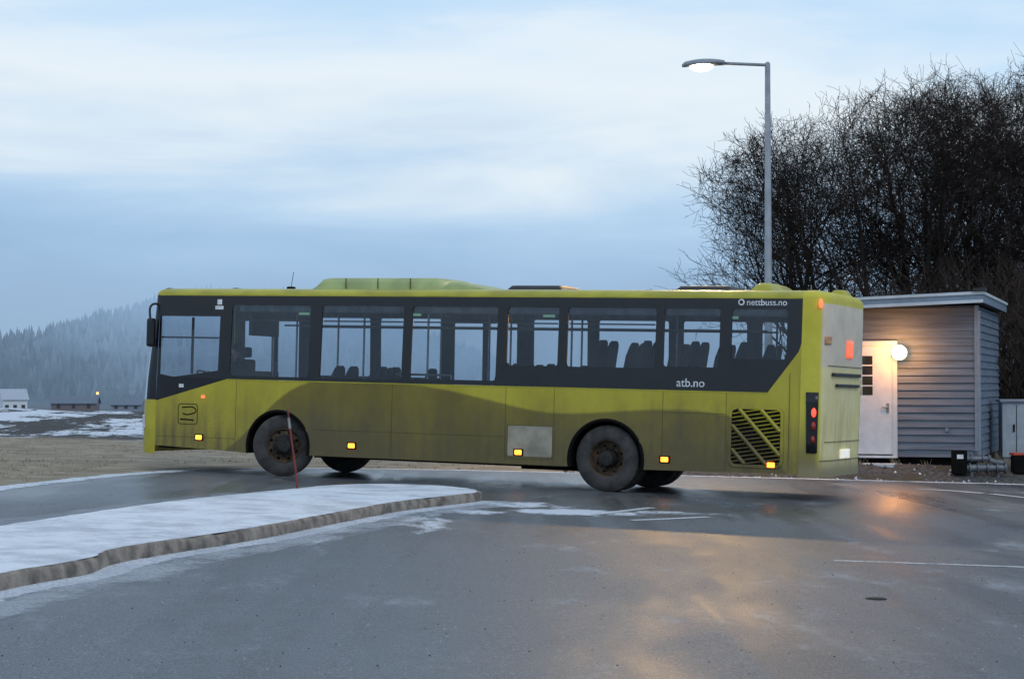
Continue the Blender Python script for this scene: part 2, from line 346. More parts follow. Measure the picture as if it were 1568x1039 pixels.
# ------------------------------------------------------------------ BUS
fw=Vector((-.916,.4,.0227)).normalized(); lf=Vector((-.4,-.916,.0099)); lf=(lf-fw*lf.dot(fw)).normalized(); up=fw.cross(lf)
BO=Vector((4.43,29.09,P(4.43)+.004))
BM=Matrix.Translation(BO)@Matrix((fw,lf,up)).transposed().to_4x4()
bus=empty('city_bus',BM)
W=2.55
def tb(z): return max(0,z-1.6)*.04
def mat_lime():
    m,nt,out=nt_new('bus_lime_paint'); g=N(nt); o=g.n('ShaderNodeTexCoord').outputs['Object']; sp=g.n('ShaderNodeSeparateXYZ'); g.l(o,sp.inputs[0]); X,Y,Z=sp.outputs
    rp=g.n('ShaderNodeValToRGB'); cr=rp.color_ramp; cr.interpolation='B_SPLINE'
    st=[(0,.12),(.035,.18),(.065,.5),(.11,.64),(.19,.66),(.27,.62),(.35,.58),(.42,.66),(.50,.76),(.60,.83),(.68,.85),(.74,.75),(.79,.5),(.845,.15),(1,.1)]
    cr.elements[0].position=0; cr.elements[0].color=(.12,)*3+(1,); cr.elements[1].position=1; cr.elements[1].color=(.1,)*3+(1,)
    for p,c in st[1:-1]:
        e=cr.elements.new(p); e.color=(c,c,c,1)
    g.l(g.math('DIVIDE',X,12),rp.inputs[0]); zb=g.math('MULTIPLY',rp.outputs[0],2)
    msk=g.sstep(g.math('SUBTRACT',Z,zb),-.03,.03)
    nb=g.noise(g.mapping(o,(.8,1,.5)),1.6,5,.65); ng=g.noise(o,6,5,.75)
    streak=g.noise(g.mapping(o,(9,9,.5)),1.0,4,.6); sp2=g.noise(o,28,4,.8)
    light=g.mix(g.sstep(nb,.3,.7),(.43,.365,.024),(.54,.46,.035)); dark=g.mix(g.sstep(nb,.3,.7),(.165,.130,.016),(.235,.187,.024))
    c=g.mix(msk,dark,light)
    dz=g.math('ADD',Z,g.math('MULTIPLY_ADD',nb,1.0,-.5))
    dirt=g.math('MULTIPLY',g.sstep(dz,1.55,.35),g.math('MULTIPLY_ADD',streak,1.0,.28),None,True)
    for cx in (2.1,8.1):
        ln=g.math('SUBTRACT',1.0,g.math('DIVIDE',g.math('ABSOLUTE',g.math('SUBTRACT',X,cx)),1.4),None,True)
        dirt=g.math('ADD',dirt,g.math('MULTIPLY',g.math('MULTIPLY',ln,g.sstep(dz,1.6,.6)),g.math('MULTIPLY',ng,1.0)),None,True)
    # fine mud specks and rain-washed film right up to the belt line
    dirt=g.math('ADD',dirt,g.math('MULTIPLY',g.math('MULTIPLY',g.sstep(sp2,.52,.66),g.sstep(Z,1.6,.6)),.30),None,True)
    dirt=g.math('ADD',dirt,g.math('MULTIPLY',g.sstep(streak,.45,.7),g.math('MULTIPLY',g.sstep(Z,1.75,1.2),.16)),None,True)
    dirt=g.math('MULTIPLY',dirt,.86)
    c=g.mix(dirt,c,g.mix(ng,(.085,.066,.030),(.165,.130,.065)))
    b=g.bsdf(c,g.math('MULTIPLY_ADD',dirt,.40,.24),.5,0,g.bump(g.noise(o,1.6,3),.14,.05)); g.l(b.outputs[0],out.inputs[0]); return m
def mat_rear():
    m,nt,out=nt_new('bus_rear_paint'); g=N(nt); o=g.n('ShaderNodeTexCoord').outputs['Object']; sp=g.n('ShaderNodeSeparateXYZ'); g.l(o,sp.inputs[0]); X,Y,Z=sp.outputs
    n=g.noise(o,2.5,5,.65); st=g.noise(g.mapping(o,(6,6,.6)),1.0,4,.6)
    lime=g.mix(g.sstep(n,.3,.7),(.60,.52,.04),(.70,.61,.07)); grime=g.mix(g.sstep(n,.3,.7),(.80,.68,.30),(.90,.79,.42)); grey=g.mix(g.sstep(n,.3,.7),(.70,.59,.46),(.82,.70,.55))
    c=g.mix(g.sstep(Z,1.95,2.05),grime,grey)
    c=g.mix(g.sstep(Z,2.93,2.96),c,lime)
    c=g.mix(g.sstep(X,-.12,-.07),c,lime)
    c=g.mix(g.math('MULTIPLY',g.sstep(st,.45,.75),g.sstep(Z,2.0,.6)),c,(.42,.34,.17))
    c=g.mix(g.math('MULTIPLY',g.sstep(X,-.12,-.02),g.sstep(Z,1.5,.4)),c,(.20,.165,.06))
    c=g.mix(g.sstep(Z,.70,.40),c,(.3,.25,.13))
    b=g.bsdf(c,.5,.4); g.l(b.outputs[0],out.inputs[0]); return m
def mat_glass(name,tint,refl=1.0):
    m,nt,out=nt_new(name); g=N(nt); tr=g.n('ShaderNodeBsdfTransparent'); tr.inputs[0].default_value=tuple(tint)+(1,)
    gl=g.n('ShaderNodeBsdfGlossy'); gl.inputs['Roughness'].default_value=.02; fr=g.n('ShaderNodeFresnel'); fr.inputs[0].default_value=1.45
    o=g.n('ShaderNodeTexCoord').outputs['Object']; d=g.sstep(g.noise(o,1.3,4,.6),.3,.8)
    df=g.n('ShaderNodeBsdfDiffuse'); df.inputs[0].default_value=(.35,.37,.40,1)
    m1=g.n('ShaderNodeMixShader'); g.l(g.math('MULTIPLY_ADD',d,.04,.008),m1.inputs[0]); g.l(tr.outputs[0],m1.inputs[1]); g.l(df.outputs[0],m1.inputs[2])
    ms=g.n('ShaderNodeMixShader'); g.l(g.math('MULTIPLY',fr.outputs[0],refl),ms.inputs[0]); g.l(m1.outputs[0],ms.inputs[1]); g.l(gl.outputs[0],ms.inputs[2]); g.l(ms.outputs[0],out.inputs[0]); return m
M_lime=mat_lime(); M_rear=mat_rear(); M_gl=mat_glass('tinted_glass',(.83,.86,.89)); M_gl2=mat_glass('far_glass',(.97,.98,.98),.6)
M_blk=simple('gloss_black',(.008,.009,.012),.22,0,.3,3,0,spec=.5); M_dk=simple('underbody_dark',(.008,.008,.008),.95,spec=.1)
M_seam=simple('panel_gap',(.07,.06,.02),.8)
M_tyre=simple('tyre_dusty',(.055,.051,.048),.85,0,.4,6,.3,50); M_rim=simple('rusty_rim',(.085,.055,.033),.8,.2,.5,10); M_hub=simple('hub_steel',(.030,.028,.026),.6,.4,.4,12)
M_int=simple('interior_grey',(.055,.058,.063),.8); M_seat=simple('seat_fabric',(.025,.03,.037),.9); M_pole=simple('grab_pole',(.35,.37,.38),.35,.6)
M_amb=simple('amber_lamp',(1,.4,.05),.4,emit=(1,.24,.02),es=4.5); M_red=simple('red_lamp_lit',(.9,.05,.03),.4,emit=(1,.07,.04),es=2.0); M_redd=simple('red_lens',(.35,.02,.015),.3,spec=.6)
M_redo=simple('red_orange_marker',(.9,.15,.05),.4,emit=(1,.2,.08),es=1.3)
M_white=simple('white_print',(.75,.77,.8),.5); M_plate=simple('number_plate_emissive',(.8,.8,.75),.5,emit=(1,.95,.8),es=.45)  # plate lighting painted as the plate's own emission
M_beige=simple('service_flap',(.33,.30,.23),.6,0,.25,3)
M_hatch=simple('roof_hatch_dark',(.03,.033,.036),.5); M_limeroof=simple('roof_pod_lime',(.36,.43,.17),.45,0,.15,2)
def plate(name,outer,holes,y0,th,mats,parent,tumble=True,far=False):
    cu=bpy.data.curves.new(name,'CURVE'); cu.dimensions='2D'; cu.fill_mode='BOTH'; cu.extrude=th/2
    for lp in [outer]+holes:
        s=cu.splines.new('POLY'); s.points.add(len(lp)-1)
        for p,(a,b) in zip(s.points,lp): p.co=(a,b,0,1)
        s.use_cyclic_u=True
    ob=bpy.data.objects.new('tmp',cu); sc.collection.objects.link(ob); bpy.context.view_layer.update()
    me=bpy.data.meshes.new_from_object(ob.evaluated_get(bpy.context.evaluated_depsgraph_get())); bpy.data.objects.remove(ob)
    for w in me.vertices:
        x,z,e=w.co; t=tb(z) if tumble else 0
        w.co=(x,(-W+t+e+th/2+y0) if far else (y0-t+e-th/2),z)
    me.materials.clear(); me.materials.append(mats); me.name=name
    return link(bpy.data.objects.new(name,me),parent)
def rrect(a,b,c,d,r=.06,n=4):
    out=[]
    for (cx,cy,a0) in ((b-r,d-r,0),(a+r,d-r,90),(a+r,c+r,180),(b-r,c+r,270)):
        for k in range(n+1):
            q=math.radians(a0+90*k/n); out.append((cx+r*math.cos(q),cy+r*math.sin(q)))
    return out
def arch(cx,r,zb,n=24,cz=.5):
    a0=math.asin((cz-zb)/r); return [(cx+r*math.cos(t),cz+r*math.sin(t)) for t in [math.pi+a0-(math.pi+2*a0)*k/n for k in range(n+1)]]
S0,S1=.2,11.55
RA=(3.27,.625); FA=(9.12,.60)
bot=[(S0,.40)]+arch(RA[0],RA[1],.37)+arch(FA[0],FA[1],.37)+[(10.4,.40),(S1,.44)]
low=bot+[(S1,1.205),(10.15,1.6),(.70,1.6),(.24,2.22),(S0,2.35)]
plate('side_lower_panel',low,[],0,.03,M_lime,bus)
wins=[(10.10,8.58,1.66,2.86),(8.36,6.85,1.66,2.86),(6.69,5.175,1.68,2.86),(4.995,4.12,1.93,2.86),(3.966,2.504,1.93,2.86),(2.367,1.477,1.96,2.86),(1.29,.428,2.10,2.86)]
drv=[(10.33,2.66),(10.33,1.74),(11.2,1.62),(11.50,1.66),(11.52,2.66)]
holes=[rrect(b,a,c,d,.05) for a,b,c,d in wins]+[drv]
band=[(S0,2.354),(.243,2.224),(.703,1.604),(10.152,1.604),(S1,1.209),(S1,3.02),(S0,3.02)]
plate('side_window_band',band,holes,0,.03,M_blk,bus)
for i,h in enumerate(holes):
    plate('side_window_%d'%(i+1),h,[],-.012,.004,M_gl,bus)
mb=MB()
for a,b,c,d in wins[:5]:
    z=2.60; mb.box((b+.02,-.03-tb(z),z-.012),(a-.02,-.02-tb(z),z+.012))
mb.box((10.85,-.055,1.68),(10.90,-.045,2.64)); mb.box((10.35,-.055,2.28),(11.5,-.045,2.31))
mb.obj('window_bars',M_blk,bus)
fwins=[(.5,1.55,2.0,2.78),(1.75,2.9,1.9,2.78),(3.1,4.4,1.8,2.78),(4.55,5.6,1.75,2.78),(5.85,6.42,.55,2.72),(6.50,7.1,.55,2.72),(7.3,8.55,1.68,2.78),(8.7,9.85,1.68,2.78),(10.15,10.65,.55,2.72),(10.72,11.35,.55,2.72)]
fo=[(S0,.40)]+arch(RA[0],RA[1],.37)+arch(FA[0],FA[1],.37)+[(S1,.44),(S1,3.02),(S0,3.02)]
fh=[rrect(a,b,c,d,.05) for a,b,c,d in fwins]
plate('far_side_panel',[(x,z) for x,z in fo],fh,0,.03,M_lime,bus,far=True)
fin=[(S0+.03,.75),(S1-.03,.75),(S1-.03,2.98),(S0+.03,2.98)]
plate('far_side_lining',fin,[rrect(a+.03,b-.03,max(c,.8)+.03,d-.03,.05) for a,b,c,d in fwins],.032,.02,M_int,bus,far=True)
for h in fh: plate('far_window',h,[],.012,.004,M_gl2,bus,far=True)
prof=[(0,3.02),(.012,3.06),(.05,3.10),(.13,3.13),(.4,3.155),(.8,3.165),(W/2,3.17)]
pf=[(-tb(3.02)-a,z) for a,z in prof]+[(-W+tb(3.02)+a,z) for a,z in prof[:-1][::-1]]
ss_=[S0,2,4,6,8,10,S1]; v=[(s,y,z) for s in ss_ for y,z in pf]; n=len(pf)
f=[(j*n+i,j*n+i+1,(j+1)*n+i+1,(j+1)*n+i) for j in range(len(ss_)-1) for i in range(n-1)]
M_roof=simple('roof_lime',(.46,.42,.045),.35,0,.2,1.5)
mesh('roof',v,f,M_roof,bus,True)
def cap(sgn_,s0,dep,nexp,z,th,off=0,inset=0):
    hw=W/2-tb(z)-inset+off
    c=math.cos(th); s_=math.sin(th); e=2/nexp
    y=-W/2+hw*math.copysign(abs(c)**e,c); d=(dep-inset*.8+off)*abs(s_)**e
    return (s0+sgn_*d,y,z)
def uth(u,nexp=5.5):
    return math.acos(math.copysign(abs(u)**(nexp/2),u))
def build_cap(name,sgn_,s0,depf,nexp,levels,mats,mfun,NT=40):
    v=[];mi=[];f=[]
    for (z,ins) in levels:
        for k in range(NT+1):
            th=math.pi*k/NT; v.append(cap(sgn_,s0,depf(z),nexp,z,th,0,ins))
    for j in range(len(levels)-1):
        for k in range(NT):
            f.append((j*(NT+1)+k,j*(NT+1)+k+1,(j+1)*(NT+1)+k+1,(j+1)*(NT+1)+k)); mi.append(mfun((levels[j][0]+levels[j+1][0])/2,(k+.5)/NT))
    L=len(levels)-1; f.append(tuple(L*(NT+1)+k for k in range(NT+1))); mi.append(0)
    ob=mesh(name,v,f,mats,bus,False,mi); sm_angle(ob,40); return ob
def cpatch(name,sgn_,s0,depf,nexp,t0,t1,z0,z1,off,mat,n=8,shear=0):
    v=[];f=[];m=6
    for j in range(m+1):
        z=z0+(z1-z0)*j/m
        for k in range(n+1):
            th=t0+(t1-t0)*k/n+shear*(j/m); v.append(cap(sgn_,s0,depf(z),nexp,z,th,off))
    for j in range(m):
        for k in range(n): f.append((j*(n+1)+k,j*(n+1)+k+1,(j+1)*(n+1)+k+1,(j+1)*(n+1)+k))
    ob=mesh(name,v,f,mat,bus,True)
    md=ob.modifiers.new('th','SOLIDIFY'); md.thickness=.02; md.offset=0; return ob
rdep=lambda z:.36+.05*ss((z-.4)/2.5)
lv=[(.36,0),(.6,0),(.9,0),(1.2,0),(1.6,0),(2.0,0),(2.35,0),(2.7,0),(3.02,0),(3.06,.012),(3.10,.05),(3.13,.13),(3.155,.3)]
build_cap('rear_body',-1,S0,rdep,5.5,lv,[M_rear],lambda z,u:0)
fdep=lambda z:.50-.30*ss((z-1.0)/2.2)
lvf=[(.30,0),(.6,0),(.9,0),(1.18,0),(1.22,0),(1.6,0),(2.0,0),(2.4,0),(2.8,0),(3.02,0),(3.06,.012),(3.10,.05),(3.13,.13),(3.155,.22)]
M_limef=simple('front_lime',(.46,.40,.03),.3,0,.15,2)
build_cap('front_body',1,S1,fdep,3.0,lvf,[M_limef,M_gl,M_blk],lambda z,u:(1 if (.10<u<.90 and z<2.8) else 2) if 1.2<z<3.02 else 0)
PI=math.pi
def rp(name,u0,u1,z0,z1,off,mat,n=10): return cpatch(name,-1,S0,rdep,5.5,uth(u0),uth(u1),z0,z1,off,mat,n)
cpatch('tail_lamp_cluster',-1,S0,rdep,5.5,.04,.40,.72,1.62,.012,M_blk,8,-.02)
def rsph(name,th,z,r,mat,side=1,sq=1):
    p=cap(-1,S0,rdep(z),5.5,z,th,.02); b=MB(); b.sphere(p,r,0,12,(.5,1,sq)); return b.obj(name,mat,bus,True)
for s_,nm in ((0,'near'),(1,'far')):
    f_=(lambda t: t) if s_==0 else (lambda t: PI-t)
    rsph('tail_lamp_'+nm,f_(.20),1.32,.07,M_red); rsph('brake_lamp_'+nm,f_(.20),1.12,.07,M_redd); rsph('reverse_lamp_'+nm,f_(.20),.92,.06,M_redd)
    rsph('top_marker_'+nm,f_(.30),2.94,.06,M_redo,1,1.2)
cpatch('tail_lamp_cluster_far',-1,S0,rdep,5.5,PI-.40,PI-.04,.72,1.62,.012,M_blk)
rp('high_brake_lamp',.10,-.18,2.16,2.42,.014,simple('brake_lamp_glow',(.9,.2,.1),.4,emit=(1,.16,.07),es=.8),4)
rp('side_reflector_rear',.93,.80,2.34,2.46,.012,simple('orange_reflector',(.7,.35,.18),.4))
rp('rear_vent_upper',.72,-.62,1.87,1.92,.025,M_blk,16); rp('rear_vent_lower',.55,-.55,1.71,1.755,.025,M_blk,16)
M_rseam=simple('rear_gap',(.16,.13,.07),.8)
rp('rear_hatch_seam',.85,-.85,2.02,2.028,.003,M_rseam,16); rp('rear_hatch_seam_low',.85,-.85,.88,.888,.003,M_rseam,16); rp('rear_bumper_seam',.93,-.93,.60,.61,.003,M_rseam,16)
rp('number_plate',.22,-.22,.62,.76,.02,M_plate,4)
cpatch('headlamp_near',1,S1,fdep,3.0,.35,.8,.72,.95,.01,M_white); cpatch('headlamp_far',1,S1,fdep,3.0,PI-.8,PI-.35,.72,.95,.01,M_white)
cpatch('front_grille',1,S1,fdep,3.0,1.0,PI-1.0,.75,.95,.01,M_blk)
mb=MB()
for s in (.36,1.34,2.35,4.15,4.98,7.0,9.95): 
    mb.box((s-.003,.0005,.42),(s+.003,.002,1.58 if s>.5 else 1.9))
for a,b,z in ((4.98,8.45,.80),(1.34,2.35,1.26),(9.95,11.5,.60)): mb.box((a,.0005,z-.003),(b,.002,z+.003))
mb.obj('panel_seams',M_seam,bus)
mb=MB(); mb.box((.70,-.002,1.585),(10.15,.004,1.602)); mb.obj('belt_moulding',M_limef,bus)
mb=MB(); mb.box((S0,-.062,3.012),(S1,-.050,3.032)); mb.obj('rain_gutter',M_limef,bus)
def marks(nm,lst,mat,w=.045,h=.028,d=.022):
    b=MB()
    for s,z in lst: b.rbox((s-w,-.005,z-h),(s+w,d,z+h),.015,0)
    return b.obj(nm,mat,bus)
L5=[(10.66,.60),(7.72,.56),(4.74,.56),(2.30,.54),(.62,.52)]
marks('side_markers',L5,M_amb,.060,.038,.03)
marks('side_marker_bases',L5,M_dk,.085,.055,.015)
marks('side_repeater',[(10.60,1.29)],M_redo,.035,.025)
def ringplate(nm,a,b,c,d,t,mat,y=.006,r=.06):
    return plate(nm,rrect(a,b,c,d,r),[rrect(a+t,b-t,c+t,d-t,max(.01,r-t))],y,.006,mat,bus,False)
plate('service_flap',rrect(4.17,4.93,.50,.98,.03),[],.005,.004,M_beige,bus,False); ringplate('service_flap_frame',4.14,4.96,.47,1.01,.02,M_lime,.008)
ringplate('charge_flap_outline',10.70,11.10,.81,1.17,.016,M_seam,.004)
mb=MB(); mb.tube(catmull([(11.02,.003,1.10),(10.80,.003,1.11),(10.74,.003,1.03),(10.90,.003,.98),(11.0,.003,1.0)],5),.010,4); mb.tube([(11.05,.003,.90),(10.78,.003,.89)],.012,4); mb.obj('flap_badge',M_dk,bus)
plate('grille_recess',rrect(.47,1.26,.50,1.36,.10),[],.003,.003,M_dk,bus,False); ringplate('grille_frame',.44,1.29,.47,1.39,.045,M_lime,.018,.12)
mb=MB()
def clipz(p):
    (x0,a),(x1,b)=p
    lo,hi=.52,1.34
    ts=[0,1]
    for lim in (lo,hi):
        t=(lim-a)/(b-a)
        if 0<t<1: ts.append(t)
    ts.sort(); res=[]
    for t0,t1 in zip(ts,ts[1:]):
        tm=(t0+t1)/2; zm=a+(b-a)*tm
        if lo<=zm<=hi: res.append(((x0+(x1-x0)*t0,a+(b-a)*t0),(x0+(x1-x0)*t1,a+(b-a)*t1)))
    return res
for i in range(22):
    z0=.50+i*.060-.25
    for (q0,q1) in clipz([(.49,z0+.12),(1.24,z0)]): mb.tube([(q0[0],.010,q0[1]),(q1[0],.010,q1[1])],.010,4)
for i in range(5):
    z0=-.42+i*.36
    for (q0,q1) in clipz([(.49,z0),(1.24,z0+.80)]): mb.tube([(q0[0],.014,q0[1]),(q1[0],.014,q1[1])],.030,4)
mb.obj('grille_slats',M_lime,bus)
for nm,(cx,r) in (('rear',RA),('front',FA)):
    for side in (0,1):
        mb=MB(); y=.006 if side==0 else -W-.006
        a=[(q[0],q[1]) for q in arch(cx,r-.012,.37,28)]
        mb.tube([(x,y-.01 if side==0 else y+.01,z) for x,z in a],.028,6)
        yi=y-.02 if side==0 else y+.02; yo=(-.75 if side==0 else -W+.75)
        vs=[(x,yi,z) for x,z in a]+[(x,yo,z) for x,z in a]; n=len(a)
        mb.add(vs,[(i,i+1,n+i+1,n+i) for i in range(n-1)]+[tuple(range(n,2*n))])
        mb.obj('wheel_arch_'+nm+('_near' if side==0 else '_far'),M_dk,bus)
def wheel(nm,s,y,steer,rear,side,R0=.515):
    b=MB(); w=.14
    prof=[(-w,.30),(-w,.44),(-w+.03,.485),(-w+.05,R0),(-.05,R0),(-.045,R0-.014),(-.035,R0-.014),(-.03,R0),(.03,R0),(.035,R0-.014),(.045,R0-.014),(.05,R0),(w-.05,R0),(w-.03,.485),(w,.44),(w+.006,.36),(w-.01,.305),(w-.02,.29)]
    ms=[0]*17
    if rear: prof+=[(w-.03,.275),(w-.13,.25),(w-.16,.19),(w-.16,.15),(w-.02,.13),(w+.02,.11),(w+.03,.06),(w+.03,0)]; ms+=[1,1,1,1,2,2,2,2]
    else: prof+=[(w-.01,.275),(w-.05,.25),(w-.03,.19),(w+.01,.16),(w+.03,.12),(w+.07,.10),(w+.075,.04),(w+.075,0)]; ms+=[1,1,1,2,2,2,2,2]
    b.lathe(prof,56,0,ms)
    for k in range(10):
        a=2*PI*k/10; r=.17; yy=(w-.16) if rear else (w-.02)
        b.tube([(r*math.cos(a),yy,r*math.sin(a)),(r*math.cos(a),yy+.045,r*math.sin(a))],.016,6,2)
    for k in range(8):
        a=2*PI*(k+.5)/8; r=.225; yy=(w-.145) if rear else (w-.038)
        b.tube([(r*math.cos(a),yy-.02,r*math.sin(a)),(r*math.cos(a),yy+.004,r*math.sin(a))],.028,10,3)
    ob=b.obj(nm,[M_tyre,M_rim,M_hub,M_dk],bus); sm_angle(ob,40)
    ob.location=(s,y,R0); ob.rotation_euler=(0,0,math.radians(steer)+(0 if side==0 else PI)); return ob
wheel('wheel_front_near',9.10,-.18,30,False,0); wheel('wheel_front_far',9.10,-W+.18,26,False,1)
wheel('wheel_rear_near',3.27,-.17,0,True,0); wheel('wheel_rear_near_inner',3.27,-.49,0,True,0); wheel('wheel_rear_far',3.27,-W+.17,0,True,1); wheel('wheel_rear_far_inner',3.27,-W+.49,0,True,1)
mb=MB(); mb.box((.1,-W+.08,.42),(2.55,-.05,1.15)); mb.box((2.55,-W+.8,.42),(3.98,-.8,.95)); mb.box((3.98,-W+.08,.34),(8.45,-.05,.60)); mb.box((8.45,-W+.8,.34),(9.78,-.8,.62)); mb.box((9.78,-W+.08,.40),(11.5,-.05,.72))
mb.tube([(3.27,-.3,.5),(3.27,-W+.3,.5)],.12,10); mb.tube([(9.1,-.3,.5),(9.1,-W+.3,.5)],.08,10)
mb.box((4.0,-W+.3,.25),(5.2,-1.2,.34)); mb.obj('underbody',M_dk,bus)
mb=MB(); mb.box((.22,-W+.04,1.152),(3.9,-.04,1.19)); mb.box((3.902,-W+.04,.602),(8.44,-.04,.64)); mb.box((8.45,-W+.81,.622),(9.77,-.81,.66)); mb.box((9.78,-W+.04,.722),(11.6,-.04,.76))
mb.obj('floor',M_int,bus)
mb=MB(); mb.box((.3,-W+.25,2.93),(11.3,-.25,2.97)); 
for y0 in (-.32,-W+.10): mb.rbox((.4,y0,2.74),(10.0,y0+.22,2.95),.04)
mb.box((.23,-W+.1,1.2),(.26,-.1,2.95)); mb.obj('ceiling_lining',simple('lining_light',(.20,.21,.22),.8),bus)
mb=MB()
def seat(s,y,zf,w=.44):
    mb.rbox((s-.02,y-w/2,zf+.40),(s+.42,y+w/2,zf+.50),.04)
    vs=[];fs=[]
    pr=[(0,.45,.22),(-.03,.7,.22),(-.07,.95,.20),(-.10,1.06,.16),(-.115,1.13,.12),(-.12,1.17,.05)]
    for (dx,z,hw) in pr: vs+=[(s+dx,y-hw,zf+z),(s+dx,y+hw,zf+z),(s+dx-.07,y+hw*.95,zf+z),(s+dx-.07,y-hw*.95,zf+z)]
    for i in range(len(pr)-1):
        for k in range(4): fs.append((4*i+k,4*i+(k+1)%4,4*i+4+(k+1)%4,4*i+4+k))
    fs.append(tuple(4*(len(pr)-1)+k for k in range(4))); mb.add(vs,fs)
    mb.box((s+.1,y-.04,zf),(s+.2,y+.04,zf+.4))
for s in (.55,1.32,2.10,2.88,3.62):
    for y in (-.32,-.80,-1.76,-2.20): seat(s,y,1.19)
for s in (4.5,5.3,):
    for y in (-.32,-.80,-1.76,-2.20): seat(s,y,.80)
for s in (7.5,8.3): 
    for y in (-.32,-.80,-2.20): seat(s,y,.70)
mb.obj('passenger_seats',M_seat,bus)
mb=MB()
for s,y in ((4.3,-1.05),(4.3,-1.5),(5.75,-1.0),(5.75,-1.9),(6.45,-.15),(7.2,-1.0),(7.2,-2.2),(8.1,-1.05),(8.9,-1.6),(9.9,-1.1),(9.9,-1.9),(2.5,-1.05),(1.0,-1.5)): mb.tube([(s,y,.7),(s,y,2.93)],.018,8)
for y in (-.95,-1.6): mb.tube([(1,y,2.55),(9.6,y,2.55)],.015,8)
mb.tube([(6.0,-.12,1.75),(7.0,-.12,1.75)],.018,8); mb.tube([(6.0,-.12,.7),(6.0,-.12,1.75)],.018,8)
mb.obj('grab_poles',M_pole,bus)
mb=MB(); mb.box((9.90,-1.3,.76),(9.93,-.1,1.75)); mb.box((9.8,-1.1,2.35),(9.86,-.2,2.75)); mb.rbox((11.15,-1.25,.8),(11.45,-.2,1.55),.06)
mb.obj('driver_cab_partition',M_int,bus)
mb=MB(); c=Vector((10.95,-.72,1.62)); ax=Vector((-.5,0,.87)); u=Vector((0,1,0)); w_=ax.cross(u)
mb.tube([c+(u*math.cos(a)+w_*math.sin(a))*.23 for a in [2*PI*k/20 for k in range(21)]],.016,6); mb.tube([c,(11.15,-.72,1.3)],.03,6); mb.tube([c-u*.22,c+u*.22],.014,6); mb.obj('steering_wheel',M_dk,bus)
mb=MB(); mb.tube(catmull([(11.58,-.10,2.86),(11.66,.00,2.86),(11.68,.07,2.78),(11.66,.08,2.60)],6),.020,8); mb.rbox((11.57,.02,2.12),(11.70,.15,2.62),.05); mb.obj('wing_mirror',M_blk,bus)
mb=MB(); mb.tube(catmull([(11.66,-W+.14,2.82),(11.78,-W-.02,2.84),(11.80,-W-.10,2.6)],6),.020,8); mb.rbox((11.72,-W-.22,2.12),(11.86,-W-.02,2.62),.05); mb.obj('wing_mirror_far',M_blk,bus)
def pod(name,sa,sb,h,y0,y1,mat,ra=.35,rb=.9,z0=3.10):
    v=[];f=[];NS=28
    sec=[(0,0),(.02,.55),(.08,.9),(.2,1.0),(.5,1.03),(.8,1.0),(.92,.9),(.98,.55),(1,0)]
    for i in range(NS+1):
        s=sa+(sb-sa)*i/NS; k=min(ss((s-sa)/ra),ss((sb-s)/rb))
        for (a,b) in sec: v.append((s,y0+(y1-y0)*a,z0+.04+(h-.04)*b*k if b else z0-.02))
    n=len(sec); f=[(j*n+i,j*n+i+1,(j+1)*n+i+1,(j+1)*n+i) for j in range(NS) for i in range(n-1)]+[tuple(range(n)),tuple(NS*n+i for i in range(n))]
    return mesh(name,v,f,mat,bus,True)
pod('climate_unit',6.25,8.78,.255,-W+.35,-.35,M_limeroof,.30,.22); pod('climate_unit_fairing',5.35,6.45,.19,-W+.4,-.4,M_limeroof,.9,.2)
mb=MB()
for s in (6.9,7.5,8.1): mb.box((s-.006,-.36,3.16),(s+.006,-.345,3.33))
mb.obj('climate_unit_joints',M_seam,bus)
pod('roof_hatch_front',4.35,5.4,.15,-W+.75,-.75,M_hatch,.12,.12); pod('roof_hatch_rear',1.5,2.5,.15,-W+.75,-.75,M_hatch,.12,.12)
pod('rear_roof_unit',.75,1.25,.19,-W+.55,-.55,M_roof,.2,.2); pod('rear_roof_cap',-.05,.28,.14,-W+.35,-W+.75,M_roof,.1,.1)
mb=MB(); mb.tube([(9.3,-.6,3.13),(9.25,-.6,3.45)],.005,5); mb.tube([(8.9,-1.9,3.13),(8.8,-1.9,3.3)],.006,5); mb.rbox((9.23,-.66,3.12),(9.35,-.54,3.20),.02); mb.rbox((10.3,-.7,3.12),(10.4,-.5,3.17),.02); mb.obj('antennas',M_dk,bus)
def text(body,s,z,size,mat=M_white,y=.004):
    cu=bpy.data.curves.new('lettering','FONT'); cu.body=body; cu.size=size; cu.extrude=.001; cu.offset=.0012
    ob=bpy.data.objects.new('lettering',cu); cu.materials.append(mat); link(ob,bus); ob.location=(s,y-tb(z),z); ob.rotation_euler=(math.radians(90),0,PI); return ob
text('nettbuss.no',1.07,2.91,.135); text('atb.no',2.14,1.66,.18,y=.006)
mb=MB(); mb.tube([(1.15,-.05,2.955),(1.15,-.047,2.955)],.05,16); mb.tube([(1.15,-.047,2.955),(1.15,-.044,2.955)],.028,16,1)
for (a,b,c,d) in ((10.31,10.40,2.86,2.95),(10.28,10.44,2.78,2.84)): mb.box((a,-.052,c),(b,-.046,d))
for (a,b,c,d) in ((11.0,11.09,1.44,1.50),): mb.box((a,.001,c),(b,.005,d))
mb.obj('stickers',[M_white,M_blk],bus)
M_led=simple('green_line_display',(.03,.1,.05),.5,emit=(.25,.5,.35),es=.5)
mb=MB()
for s in (8.62,6.55,4.2,1.2): mb.box((s,-.075,2.70),(s+.2,-.065,2.74))
mb.obj('window_labels',M_led,bus)
drvE=empty('bus_driver',BM.copy())
